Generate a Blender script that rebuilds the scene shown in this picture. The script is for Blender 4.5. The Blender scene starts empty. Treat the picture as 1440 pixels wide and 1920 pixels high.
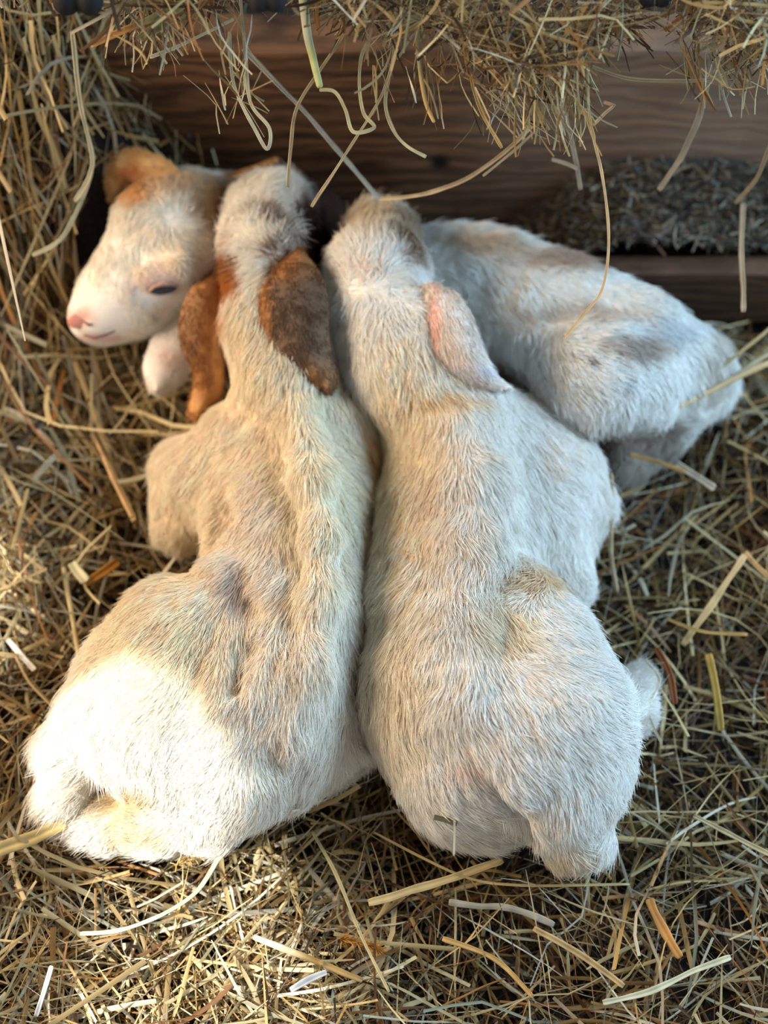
import bpy, math
import numpy as np
from mathutils import Vector

C = bpy.context.scene.collection
SC = bpy.context.scene
W, HH = 1440, 1920

# ------------------------------------------------------------------ camera, sky, sun, exposure
PITCH = math.radians(62.0)                      # degrees below the horizon
FOV_V = math.radians(40.0)
FPX = (HH / 2) / math.tan(FOV_V / 2)
FWD = np.array([0.0, math.cos(PITCH), -math.sin(PITCH)])
UPV = np.array([0.0, math.sin(PITCH), math.cos(PITCH)])
RGT = np.array([1.0, 0.0, 0.0])
CAM = np.array([0.0, 0.0, 0.1]) - 1.45 * FWD

cd = bpy.data.cameras.new('camera')
cam = bpy.data.objects.new('camera', cd)
C.objects.link(cam)
cam.location = CAM
cam.rotation_euler = (math.pi / 2 - PITCH, 0, 0)
cd.sensor_fit = 'VERTICAL'
cd.sensor_height = 24.0
cd.lens = 12.0 / math.tan(FOV_V / 2)
cd.clip_start = 0.02
cd.dof.use_dof = True
cd.dof.focus_distance = 1.30
cd.dof.aperture_fstop = 1.35
SC.camera = cam

vs = SC.view_settings
vs.view_transform = 'Standard'
vs.look = 'None'
vs.gamma = 1.0
vs.use_curve_mapping = False
vs.exposure = 0.45

SUN_DIR = np.array([-0.62, -0.35, 0.72]); SUN_DIR /= np.linalg.norm(SUN_DIR)   # towards the sun

world = bpy.data.worlds.new('world')
SC.world = world
world.use_nodes = True
nt = world.node_tree
nt.nodes.clear()
wo = nt.nodes.new('ShaderNodeOutputWorld')
bg = nt.nodes.new('ShaderNodeBackground')
tc = nt.nodes.new('ShaderNodeTexCoord')
sx = nt.nodes.new('ShaderNodeSeparateXYZ')
mr = nt.nodes.new('ShaderNodeMapRange')
cr = nt.nodes.new('ShaderNodeValToRGB')
mr.inputs['From Min'].default_value = -1.0
mr.inputs['From Max'].default_value = 1.0
cr.color_ramp.elements[0].color = (1.0, 0.78, 0.58, 1)      # warm side of the yard
cr.color_ramp.elements[1].color = (0.52, 0.77, 0.98, 1)      # open blue sky side
nt.links.new(tc.outputs['Generated'], sx.inputs[0])
nt.links.new(sx.outputs['X'], mr.inputs['Value'])
nt.links.new(mr.outputs[0], cr.inputs[0])
nt.links.new(cr.outputs[0], bg.inputs['Color'])
bg.inputs['Strength'].default_value = 0.60
nt.links.new(bg.outputs[0], wo.inputs[0])

def look(o, tgt):
    o.rotation_euler = (Vector(tgt) - Vector(o.location)).to_track_quat('-Z', 'Y').to_euler()

def area(name, loc, tgt, size, power, col):
    l = bpy.data.lights.new(name, 'AREA')
    l.shape = 'DISK'; l.size = size; l.energy = power; l.color = col
    o = bpy.data.objects.new(name, l)
    C.objects.link(o); o.location = loc; look(o, tgt)
    return o

area('left_warm_fill', (-1.7, 0.25, 1.15), (0, 0.1, 0.1), 1.1, 42, (1.0, 0.80, 0.61))  # added fill lamp for warm light from the left, no doorway there
area('right_cool_fill', (1.7, 0.2, 1.25), (0, 0.1, 0.1), 1.1, 42, (0.52, 0.765, 1.0))  # added fill lamp for cool light from the right, no window there
sl = bpy.data.lights.new('sun', 'SUN')
sl.energy = 5.4; sl.angle = math.radians(0.55); sl.color = (1.0, 0.99, 0.98)
so = bpy.data.objects.new('sun', sl)
C.objects.link(so)
so.location = SUN_DIR * 4
look(so, (0, 0, 0))

SC.cycles.max_bounces = 6
SC.cycles.diffuse_bounces = 4
SC.cycles.glossy_bounces = 2
SC.cycles.transmission_bounces = 2
SC.cycles.transparent_max_bounces = 4
SC.cycles.caustics_reflective = False
SC.cycles.caustics_refractive = False
SC.cycles.sample_clamp_indirect = 6.0

# ------------------------------------------------------------------ helpers
rng = np.random.default_rng(7)

def ray(px, py):
    d = FWD + RGT * ((np.asarray(px, float) - 720) / FPX)[..., None] + UPV * ((960 - np.asarray(py, float)) / FPX)[..., None]
    return d

def P(px, py, z):
    """world point seen at a pixel of the photograph, at height z"""
    d = ray(px, py)
    t = (np.asarray(z, float) - CAM[2]) / d[..., 2]
    return CAM + d * t[..., None]

def PD(px, py, depth):
    return CAM + ray(px, py) * np.asarray(depth, float)[..., None]

def proj(p):
    q = p - CAM
    dz = q @ FWD
    return 720 + FPX * (q @ RGT) / dz, 960 - FPX * (q @ UPV) / dz, dz

def lin(c):
    c = np.asarray(c, float) / 255.0
    return np.where(c <= 0.04045, c / 12.92, ((c + 0.055) / 1.055) ** 2.4)

LAT = np.random.default_rng(3).random((32, 32, 32, 3))
def vnoise(p, scale, ch=3):
    """smooth vector noise in -1..1"""
    q = p * scale + 100.3
    i = np.floor(q).astype(int); f = q - i; f = f * f * (3 - 2 * f)
    out = 0
    for a in (0, 1):
        for b in (0, 1):
            for c in (0, 1):
                w = (f[:, 0] if a else 1 - f[:, 0]) * (f[:, 1] if b else 1 - f[:, 1]) * (f[:, 2] if c else 1 - f[:, 2])
                out = out + w[:, None] * LAT[(i[:, 0] + a) % 32, (i[:, 1] + b) % 32, (i[:, 2] + c) % 32]
    return (out * 2 - 1)[:, :ch]

def tag(o, label=None, cat=None, group=None, kind=None):
    if label: o['label'] = label
    if cat: o['category'] = cat
    if group: o['group'] = group
    if kind: o['kind'] = kind
    return o

def mesh_obj(name, verts, faces, mat, parent=None, loc=None, smooth=True, colors=None):
    """faces: (n,k) array or list of lists; one linked mesh object, origin at loc (world)"""
    verts = np.asarray(verts, float)
    base = np.array(loc if loc is not None else (0, 0, 0), float)
    if parent is not None: base = np.array(parent['_w'])
    me = bpy.data.meshes.new(name)
    if isinstance(faces, np.ndarray):
        n, k = faces.shape
        me.vertices.add(len(verts)); me.vertices.foreach_set('co', (verts - base).astype(np.float32).ravel())
        me.loops.add(n * k); me.loops.foreach_set('vertex_index', faces.astype(np.int32).ravel())
        me.polygons.add(n); me.polygons.foreach_set('loop_start', np.arange(0, n * k, k, dtype=np.int32))
        me.update(calc_edges=True)
    else:
        me.from_pydata((verts - base).tolist(), [], faces); me.update()
    if smooth: me.polygons.foreach_set('use_smooth', np.ones(len(me.polygons), bool))
    if colors is not None:
        at = me.attributes.new('coat', 'FLOAT_COLOR', 'POINT')
        at.data.foreach_set('color', np.c_[colors, np.ones(len(colors))].astype(np.float32).ravel())
    me.materials.append(mat)
    o = bpy.data.objects.new(name, me)
    C.objects.link(o)
    if parent is not None:
        o.parent = parent
        o['_w'] = [float(v) for v in parent['_w']]
    else:
        o.location = base
        o['_w'] = [float(v) for v in base]
    return o

# ------------------------------------------------------------------ materials
def material(name):
    m = bpy.data.materials.new(name); m.use_nodes = True
    n = m.node_tree; b = n.nodes['Principled BSDF']
    return m, n, b

def coat_material(name, rough, spec, trans=0.0):
    m, n, b = material(name)
    a = n.nodes.new('ShaderNodeAttribute'); a.attribute_name = 'coat'
    n.links.new(a.outputs['Color'], b.inputs['Base Color'])
    b.inputs['Roughness'].default_value = rough
    b.inputs['Specular IOR Level'].default_value = spec
    if trans > 0:
        t = n.nodes.new('ShaderNodeBsdfTranslucent'); mx = n.nodes.new('ShaderNodeMixShader')
        mx.inputs[0].default_value = trans
        n.links.new(a.outputs['Color'], t.inputs['Color'])
        n.links.new(b.outputs[0], mx.inputs[1]); n.links.new(t.outputs[0], mx.inputs[2])
        n.links.new(mx.outputs[0], n.nodes['Material Output'].inputs[0])
    return m

M_SKIN = coat_material('goat_skin', 0.8, 0.1)
M_FUR = coat_material('goat_fur', 0.75, 0.12, 0.25)
M_HAY = coat_material('hay', 0.5, 0.35, 0.18)

def flat_material(name, col, rough, spec=0.5):
    m, n, b = material(name)
    b.inputs['Base Color'].default_value = (*lin(col), 1)
    b.inputs['Roughness'].default_value = rough
    b.inputs['Specular IOR Level'].default_value = spec
    nz = n.nodes.new('ShaderNodeTexNoise'); nz.inputs['Scale'].default_value = 180
    bp = n.nodes.new('ShaderNodeBump'); bp.inputs['Strength'].default_value = 0.25; bp.inputs['Distance'].default_value = 0.002
    n.links.new(nz.outputs[0], bp.inputs['Height']); n.links.new(bp.outputs[0], b.inputs['Normal'])
    return m

M_EYE = flat_material('eyeball', (52, 54, 58), 0.15)
M_HOOF = flat_material('hoof_horn', (26, 25, 26), 0.75, 0.2)
M_MOUTH = flat_material('lip_line', (120, 78, 74), 0.7, 0.2)

def wood_material(name, dark, light, grey, scale=1.0, knot=None):
    m, n, b = material(name)
    L = n.links.new
    tcn = n.nodes.new('ShaderNodeTexCoord')
    mp = n.nodes.new('ShaderNodeMapping'); mp.inputs['Scale'].default_value = (2.2 * scale, 6 * scale, 34 * scale)
    L(tcn.outputs['Object'], mp.inputs[0])
    n1 = n.nodes.new('ShaderNodeTexNoise'); n1.inputs['Scale'].default_value = 2.6; n1.inputs['Detail'].default_value = 7; n1.inputs['Distortion'].default_value = 0.7
    L(mp.outputs[0], n1.inputs['Vector'])
    wv = n.nodes.new('ShaderNodeTexWave'); wv.wave_type = 'BANDS'; wv.bands_direction = 'Z'
    wv.inputs['Scale'].default_value = 15 * scale; wv.inputs['Distortion'].default_value = 14.0; wv.inputs['Detail'].default_value = 4; wv.inputs['Detail Scale'].default_value = 1.2
    mp2 = n.nodes.new('ShaderNodeMapping'); mp2.inputs['Scale'].default_value = (0.30, 1, 1)
    L(tcn.outputs['Object'], mp2.inputs[0]); L(mp2.outputs[0], wv.inputs['Vector'])
    ad = n.nodes.new('ShaderNodeMix'); ad.data_type = 'FLOAT'; ad.inputs[0].default_value = 0.28
    L(n1.outputs[0], ad.inputs[2]); L(wv.outputs['Fac'], ad.inputs[3])
    r = n.nodes.new('ShaderNodeValToRGB')
    r.color_ramp.elements[0].position = 0.22; r.color_ramp.elements[0].color = (*lin(dark), 1)
    r.color_ramp.elements[1].position = 0.80; r.color_ramp.elements[1].color = (*lin(light), 1)
    L(ad.outputs[0], r.inputs[0])
    n2 = n.nodes.new('ShaderNodeTexNoise'); n2.inputs['Scale'].default_value = 5; n2.inputs['Detail'].default_value = 5
    L(tcn.outputs['Object'], n2.inputs['Vector'])
    sxx = n.nodes.new('ShaderNodeSeparateXYZ'); L(tcn.outputs['Object'], sxx.inputs[0])
    m1 = n.nodes.new('ShaderNodeMapRange'); m1.inputs['From Min'].default_value = 0.0; m1.inputs['From Max'].default_value = 0.35
    L(sxx.outputs['X'], m1.inputs[0])
    mm = n.nodes.new('ShaderNodeMath'); mm.operation = 'MULTIPLY'; L(m1.outputs[0], mm.inputs[0]); L(n2.outputs[0], mm.inputs[1])
    mx = n.nodes.new('ShaderNodeMix'); mx.data_type = 'RGBA'; mx.inputs[7].default_value = (*lin(grey), 1)
    L(mm.outputs[0], mx.inputs[0]); L(r.outputs[0], mx.inputs[6])
    out = mx.outputs[2]
    if knot is not None:
        vd = n.nodes.new('ShaderNodeVectorMath'); vd.operation = 'DISTANCE'; vd.inputs[1].default_value = knot
        L(tcn.outputs['Object'], vd.inputs[0])
        kr = n.nodes.new('ShaderNodeMapRange'); kr.inputs['From Min'].default_value = 0.006; kr.inputs['From Max'].default_value = 0.017
        L(vd.outputs['Value'], kr.inputs[0])
        k2 = n.nodes.new('ShaderNodeMix'); k2.data_type = 'RGBA'; k2.inputs[6].default_value = (*lin((26, 18, 14)), 1)
        L(kr.outputs[0], k2.inputs[0]); L(out, k2.inputs[7]); out = k2.outputs[2]
    L(out, b.inputs['Base Color'])
    b.inputs['Roughness'].default_value = 0.75
    b.inputs['Specular IOR Level'].default_value = 0.25
    bp = n.nodes.new('ShaderNodeBump'); bp.inputs['Strength'].default_value = 0.5; bp.inputs['Distance'].default_value = 0.004
    L(ad.outputs[0], bp.inputs['Height']); L(bp.outputs[0], b.inputs['Normal'])
    return m

def soil_material(name, c1, c2):
    m, n, b = material(name); L = n.links.new
    tcn = n.nodes.new('ShaderNodeTexCoord')
    nz = n.nodes.new('ShaderNodeTexNoise'); nz.inputs['Scale'].default_value = 160; nz.inputs['Detail'].default_value = 6
    L(tcn.outputs['Object'], nz.inputs['Vector'])
    r = n.nodes.new('ShaderNodeValToRGB')
    r.color_ramp.elements[0].position = 0.38; r.color_ramp.elements[0].color = (*lin(c1), 1)
    r.color_ramp.elements[1].position = 0.72; r.color_ramp.elements[1].color = (*lin(c2), 1)
    L(nz.outputs[0], r.inputs[0]); L(r.outputs[0], b.inputs['Base Color'])
    b.inputs['Roughness'].default_value = 0.95
    bp = n.nodes.new('ShaderNodeBump'); bp.inputs['Distance'].default_value = 0.006
    L(nz.outputs[0], bp.inputs['Height']); L(bp.outputs[0], b.inputs['Normal'])
    return m

M_SOIL = soil_material('dark_bedding_soil', (18, 13, 9), (44, 32, 21))
M_DEBRIS = soil_material('dark_debris', (22, 19, 15), (62, 55, 44))

# ------------------------------------------------------------------ structure: ground, plank wall, lower beam, added sun blocker
def grid_mesh(name, fn, x0, x1, nx, y0, y1, ny, mat):
    xs, ys = np.meshgrid(np.linspace(x0, x1, nx), np.linspace(y0, y1, ny), indexing='ij')
    v = np.c_[xs.ravel(), ys.ravel(), fn(xs.ravel(), ys.ravel())]
    idx = np.arange(nx * ny).reshape(nx, ny)
    f = np.stack([idx[:-1, :-1], idx[1:, :-1], idx[1:, 1:], idx[:-1, 1:]], -1).reshape(-1, 4)
    return mesh_obj(name, v, f, mat)

def sstep(a, b, x):
    t = np.clip((x - a) / (b - a), 0, 1); return t * t * (3 - 2 * t)

PLANK_Y = 0.45
def hay_height(x, y):
    """top of the hay bedding; a bank climbs over the plank at the left"""
    bank = sstep(-0.10, -0.36, x) * sstep(0.16, 0.52, y) * 0.34
    side = sstep(-0.24, -0.55, x) * 0.06 * sstep(-0.5, 0.1, y)
    rs = sstep(0.33, 0.6, x) * sstep(-0.25, 0.1, y) * 0.05 * (1 - sstep(0.1, 0.28, y))
    n = vnoise(np.c_[x, y, 0 * x], 9.0, 1)[:, 0] * 0.010 + vnoise(np.c_[x, y, 0 * x + 3], 28.0, 1)[:, 0] * 0.005
    return bank + side + rs + n

g = grid_mesh('ground', lambda x, y: np.minimum(hay_height(x, y), 0.4) - 0.050, -1.3, 1.3, 150, -1.1, 0.85, 130, M_SOIL)
tag(g, kind='structure')

def box(name, x0, x1, y0, y1, z0, z1, mat, bevel=0.006, seed=1, wob=0.002):
    """a weathered board: subdivided box with softly uneven faces"""
    import bmesh
    bm = bmesh.new()
    bmesh.ops.create_cube(bm, size=1)
    for v in bm.verts:
        v.co.x = x0 if v.co.x < 0 else x1
        v.co.y = y0 if v.co.y < 0 else y1
        v.co.z = z0 if v.co.z < 0 else z1
    bmesh.ops.bevel(bm, geom=list(bm.edges), offset=bevel, segments=2, affect='EDGES', profile=0.6)
    ls = [e for e in bm.edges if abs(e.verts[0].co.x - e.verts[1].co.x) > 0.5 * (x1 - x0)]
    bmesh.ops.subdivide_edges(bm, edges=ls, cuts=40, use_grid_fill=True)
    co = np.array([v.co[:] for v in bm.verts])
    d = vnoise(co + seed * 3.1, 7.0) * wob * 2 + vnoise(co + seed, 30.0) * wob
    for v, q in zip(bm.verts, d): v.co.y += q[1]; v.co.z += q[2]
    c = np.array([(x0 + x1) / 2, (y0 + y1) / 2, z0])
    me = bpy.data.meshes.new(name)
    for v in bm.verts: v.co -= Vector(c)
    bm.to_mesh(me); bm.free(); me.materials.append(mat)
    o = bpy.data.objects.new(name, me); C.objects.link(o); o.location = c
    return o

kn = PD(825, 305, 1.5); kd = ray(825, 305); tk = (PLANK_Y - CAM[1]) / kd[1]; kn = CAM + kd * tk
M_WOOD = wood_material('weathered_plank', (40, 27, 19), (126, 88, 57), (150, 130, 114), 1.0, (kn[0] - 0.0, -0.03, kn[2] + 0.02))
M_WOOD2 = wood_material('lower_beam_wood', (44, 32, 24), (96, 72, 54), (84, 70, 62), 1.3)
tag(box('wall_back', -1.3, 1.3, PLANK_Y, PLANK_Y + 0.06, -0.02, 0.292, M_WOOD, seed=2), kind='structure')
bx0 = P(1010, 560, 0.05)[0]
tag(box('wall_ledge', bx0, 1.3, 0.322, 0.352, -0.02, 0.078, M_WOOD2, seed=5), kind='structure')

# debris bed on the ledge, and the dark ground behind the plank
def debris_h(x, y):
    t = sstep(bx0 - 0.09, bx0 + 0.10, x)
    n = vnoise(np.c_[x, y, 0 * x + 7], 22.0, 1)[:, 0] * 0.008
    crest = np.exp(-((x - 0.33) / 0.13) ** 2) * 0.022
    return -0.02 + t * 0.098 + sstep(0.335, PLANK_Y, y) * 0.03 * t + n * t + crest * t
tag(grid_mesh('ground_ledge', debris_h, bx0 - 0.10, 1.3, 150, 0.350, PLANK_Y + 0.003, 24, M_DEBRIS), kind='structure')
tag(grid_mesh('ground_upper', lambda x, y: 0.265 + vnoise(np.c_[x, y, 0 * x], 20.0, 1)[:, 0] * 0.012 + 0.02 * sstep(0.55, 1.0, y), -1.3, 1.3, 130, PLANK_Y + 0.05, 1.5, 60, M_DEBRIS), kind='structure')

# added overhead panel, never seen: blocks the sun, holes shaped for the sunlit patches
BLOCKER_Z = 1.95
def to_blocker(pts):
    out = []
    for px, py, z in pts:
        w = P(px, py, z); t = (BLOCKER_Z - w[2]) / SUN_DIR[2]
        out.append((w + SUN_DIR * t)[:2])
    return out
from mathutils.geometry import delaunay_2d_cdt
hole1 = to_blocker([(205, 1225, .17), (290, 1255, .18), (345, 1330, .17), (425, 1385, .15), (480, 1435, .12), (525, 1455, .11), (520, 1510, .07),
                 (490, 1580, .02), (560, 1680, .01), (610, 1790, .01), (640, 1960, .01), (420, 2060, .01), (60, 2050, .01), (120, 1800, .01), (170, 1640, .01), (60, 1500, .03), (90, 1360, .07), (150, 1290, .1)])
hole2 = to_blocker([(-120, 900, .03), (20, 950, .03), (90, 1060, .03), (60, 1150, .03), (40, 1260, .03), (-120, 1320, .03)])
def blocker_panel():
    R = [(-3.2, -2.3), (1.5, -2.3), (1.5, 1.5), (-3.2, 1.5)]
    vs_, ed, off = [], [], 0
    for loop in (R, hole1, hole2):
        n = len(loop); vs_ += [Vector(p) for p in loop]
        ed += [(off + i, off + (i + 1) % n) for i in range(n)]; off += n
    v, e, f, *_ = delaunay_2d_cdt(vs_, ed, [], 0, 1e-6)
    def inside(p, poly):
        c = False
        for i in range(len(poly)):
            x1, y1 = poly[i - 1]; x2, y2 = poly[i]
            if (y1 > p[1]) != (y2 > p[1]) and p[0] < (x2 - x1) * (p[1] - y1) / (y2 - y1) + x1: c = not c
        return c
    ff = []
    for t in f:
        cx = sum(v[i][0] for i in t) / 3; cy = sum(v[i][1] for i in t) / 3
        if not inside((cx, cy), hole1) and not inside((cx, cy), hole2): ff.append(list(t))
    o = mesh_obj('sun_blocker', [(p[0], p[1], BLOCKER_Z) for p in v], ff, M_WOOD2, smooth=False)
    md = o.modifiers.new('thickness', 'SOLIDIFY'); md.thickness = 0.02; md.offset = 1
    tag(o, kind='structure')
blocker_panel()

# ------------------------------------------------------------------ implicit bodies
class Body:
    def __init__(self): self.prims = []; self.cuts = []
    def chain(self, pts, k=0.03):
        """pts: (px, py, z, radius in px of the photograph) joined as tapered limbs"""
        q = []
        for px, py, z, r in pts:
            w = P(px, py, z); d = (w - CAM) @ FWD
            q.append((w, r * d / FPX))
        if len(q) == 1: self.prims.append((q[0][0], q[0][0] + 1e-4, q[0][1], q[0][1], k))
        for (a, ra), (b, rb) in zip(q[:-1], q[1:]): self.prims.append((a, b, ra, rb, k))
    def cut(self, pts, k=0.008):
        q = []
        for px, py, z, r in pts:
            w = P(px, py, z); d = (w - CAM) @ FWD; q.append((w, r * d / FPX))
        if len(q) == 1: q.append((q[0][0] + 1e-4, q[0][1]))
        for (a, ra), (b, rb) in zip(q[:-1], q[1:]): self.cuts.append((a, b, ra, rb, k))
    @staticmethod
    def cap(p, a, b, ra, rb):
        ab = b - a; t = np.clip(((p - a) @ ab) / (ab @ ab), 0, 1)
        return np.linalg.norm(p - a - t[..., None] * ab, axis=-1) - (ra + t * (rb - ra))
    def sdf(self, p):
        d = None
        for a, b, ra, rb, k in self.prims:
            e = self.cap(p, a, b, ra, rb)
            if d is None: d = e
            else:
                h = np.maximum(k - np.abs(d - e), 0) / k
                d = np.minimum(d, e) - h * h * k * 0.25
        for a, b, ra, rb, k in self.cuts:
            e = -self.cap(p, a, b, ra, rb)
            h = np.maximum(k - np.abs(d - e), 0) / k
            d = np.maximum(d, e) + h * h * k * 0.25
        return d
    def bounds(self):
        lo = np.min([np.minimum(a - ra, b - rb) for a, b, ra, rb, k in self.prims], 0)
        hi = np.max([np.maximum(a + ra, b + rb) for a, b, ra, rb, k in self.prims], 0)
        return lo - 0.02, hi + 0.02
    def hit(self, px, py, t0=0.9):
        d = ray(px, py); ln = np.linalg.norm(d); d = d / ln; t = t0
        for _ in range(120):
            p = CAM + d * t; s = float(self.sdf(p[None])[0])
            if s < 4e-4: return p
            t += s * 0.9
            if t > 3: return None
        return p
    def mesh(self, h=0.0045):
        lo, hi = self.bounds(); lo[2] = max(lo[2], -0.035)
        n = np.ceil((hi - lo) / h).astype(int) + 1
        ax = [lo[i] + h * np.arange(n[i]) for i in range(3)]
        F = np.empty(n)
        for i in range(n[0]):
            Y, Z = np.meshgrid(ax[1], ax[2], indexing='ij')
            p = np.stack([np.full(Y.shape, ax[0][i]), Y, Z], -1).reshape(-1, 3)
            F[i] = self.sdf(p).reshape(Y.shape)
        F[:, :, 0] = np.abs(F[:, :, 0]) + 1e-4            # flat underside, closed
        return surface_nets(F, lo, h)

def surface_nets(F, lo, h):
    n = F.shape; S = F < 0
    acc = np.zeros((n[0] - 1, n[1] - 1, n[2] - 1, 3)); cnt = np.zeros((n[0] - 1, n[1] - 1, n[2] - 1))
    sl_ = lambda o, d: tuple(slice(o[i], n[i] - 1 + o[i]) for i in range(3))
    for ax in range(3):
        others = [a for a in range(3) if a != ax]
        for u in (0, 1):
            for v in (0, 1):
                o0 = [0, 0, 0]; o0[others[0]] = u; o0[others[1]] = v
                o1 = list(o0); o1[ax] = 1
                a = F[sl_(o0, 0)]; b = F[sl_(o1, 0)]
                m = (a < 0) != (b < 0)
                t = np.where(m, a / np.where(m, a - b, 1), 0)
                off = np.zeros(a.shape + (3,)); off[..., others[0]] = u; off[..., others[1]] = v; off[..., ax] = t
                acc += off * m[..., None]; cnt += m
    act = cnt > 0
    ids = -np.ones(act.shape, int); ids[act] = np.arange(act.sum())
    base = np.stack(np.meshgrid(*[np.arange(k) for k in act.shape], indexing='ij'), -1)
    V = (base[act] + acc[act] / cnt[act][:, None]) * h + lo
    Q = []
    for ax in range(3):
        u, v = [(1, 2), (2, 0), (0, 1)][ax]
        s0 = [slice(None)] * 3; s1 = [slice(None)] * 3
        s0[ax] = slice(0, n[ax] - 1); s1[ax] = slice(1, n[ax])
        a = S[tuple(s0)]; b = S[tuple(s1)]
        I = np.argwhere(a != b)
        ok = (I[:, u] > 0) & (I[:, v] > 0) & (I[:, u] < n[u] - 1) & (I[:, v] < n[v] - 1)
        I = I[ok]
        fl = a[tuple(I.T)]
        def cid(du, dv):
            J = I.copy(); J[:, u] -= du; J[:, v] -= dv; return ids[tuple(J.T)]
        q = np.stack([cid(1, 1), cid(0, 1), cid(0, 0), cid(1, 0)], 1)
        q[~fl] = q[~fl][:, ::-1]
        Q.append(q)
    Q = np.concatenate(Q)
    return V, Q

def tri_data(V, Q):
    T = np.concatenate([Q[:, [0, 1, 2]], Q[:, [0, 2, 3]]]) if Q.shape[1] == 4 else Q
    fn = np.cross(V[T[:, 1]] - V[T[:, 0]], V[T[:, 2]] - V[T[:, 0]])
    vn = np.zeros_like(V)
    for k in range(3): np.add.at(vn, T[:, k], fn)
    vn /= np.linalg.norm(vn, axis=1)[:, None] + 1e-12
    return T, np.linalg.norm(fn, axis=1) / 2, vn

# ------------------------------------------------------------------ fur
def norm(v): return v / (np.linalg.norm(v, axis=-1, keepdims=True) + 1e-12)

def flow_dir(pts, ctrl):
    """hair direction at world points from photo-plane arrows (px, py, dx, dy), blended by distance"""
    px, py, _ = proj(pts)
    D = np.zeros((len(pts), 2)); w = 0
    for cx, cy, dx, dy in ctrl:
        l = math.hypot(dx, dy)
        k = 1 / (((px - cx) ** 2 + (py - cy) ** 2) + 900.0) ** 1.3
        D += k[:, None] * np.array([dx / l, dy / l]); w = w + k
    D /= w[:, None]
    return D[:, :1] * RGT - D[:, 1:] * np.array([0, 0.93, 0.37])     # down the picture = towards the viewer

def fur(parent, V, Q, n, ctrl, coat, length=0.014, radius=0.00026, lift=0.24, seed=1, mask=None, zmin=-0.005, wave=0.42, jit=0.09, lenf=None, flow=None):
    r = np.random.default_rng(seed)
    T, A, vn = tri_data(V, Q)
    cen = V[T].mean(1)
    w = A * (cen[:, 2] > zmin) * np.clip(norm(vn[T].mean(1))[:, 2] + 0.75, 0, 1)
    if mask is not None: w = w * mask(cen)
    idx = r.choice(len(T), n, p=w / w.sum())
    a, b = r.random(n), r.random(n); s = a + b > 1; a[s] = 1 - a[s]; b[s] = 1 - b[s]
    t = T[idx]; bc = np.c_[1 - a - b, a, b][..., None]
    pos = (V[t] * bc).sum(1); N = norm((vn[t] * bc).sum(1))
    D = flow_dir(pos, ctrl) if flow is None else flow(pos)
    px, py, _ = proj(pos)
    D = D + vnoise(pos, 32) * wave + vnoise(pos + 5, 95) * wave * 0.62 + vnoise(pos + 9, 260) * wave * 0.35 + r.normal(0, jit, (n, 3))
    D = norm(D - (D * N).sum(1)[:, None] * N)
    L = length * (0.6 + 0.7 * r.random(n)) * (1 + 0.25 * vnoise(pos, 40, 1)[:, 0])
    if lenf is not None: L = L * lenf(px, py)
    L = np.where(r.random(n) < 0.06, L * 1.35, L)
    lf = lift * (0.55 + 0.9 * r.random(n)) * (1 + 0.5 * vnoise(pos + 2, 110, 1)[:, 0])
    K = 5
    pts = np.empty((n, K, 3)); p = pos - N * 0.0015
    bend = r.normal(0, 0.12, (n, 3)) + vnoise(pos + 13, 170) * 0.22
    for i in range(K):
        pts[:, i] = p
        u = i / (K - 1)
        d = norm(D + N * (lf * (1.6 - 1.9 * u))[:, None] + bend * u)
        p = p + d * (L / (K - 1))[:, None]
    rad = np.empty((n, K)); rad[:] = radius * np.array([0.9, 1.0, 0.95, 0.75, 0.25]); rad *= (0.75 + 0.5 * r.random(n))[:, None]
    base = np.array(parent['_w'])
    hc = bpy.data.hair_curves.new('fur')
    hc.add_curves([K] * n)
    hc.attributes['position'].data.foreach_set('vector', (pts - base).astype(np.float32).ravel()) if 'position' in hc.attributes else hc.points.foreach_set('position', (pts - base).astype(np.float32).ravel())
    at = hc.attributes.get('radius') or hc.attributes.new('radius', 'FLOAT', 'POINT')
    at.data.foreach_set('value', rad.astype(np.float32).ravel())
    col = coat(px, py, pos) * (1 + 0.09 * vnoise(pos, 140, 1) + 0.07 * vnoise(pos, 420, 1)) * (0.90 + 0.2 * r.random((n, 1)))
    ca = hc.attributes.new('coat', 'FLOAT_COLOR', 'CURVE')
    ca.data.foreach_set('color', np.c_[np.clip(col, 0, 0.93), np.ones(n)].astype(np.float32).ravel())
    hc.materials.append(M_FUR)
    o = bpy.data.objects.new('fur', hc); C.objects.link(o); o.parent = parent
    o['kind'] = 'stuff'
    return o

def coat_fn(base, spots):
    """spots: (px, py, rx, ry, rgb, strength, softness) painted patches: coat markings and some put-in shade, edges broken by noise"""
    def f(px, py, pos):
        c = np.tile(lin(base), (len(px), 1))
        nz = vnoise(pos, 70, 2); nf = vnoise(pos + 4, 220, 1)[:, 0]
        for cx, cy, rx, ry, rgb, st, so_ in spots:
            d = np.sqrt(((px - cx) / rx) ** 2 + ((py - cy) / ry) ** 2) + nz[:, 0] * 0.22 + nf * 0.18
            m = st * (1 - sstep(1 - so_, 1 + so_, d))
            c = c * (1 - m[:, None]) + lin(rgb) * m[:, None]
        return c
    return f

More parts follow.
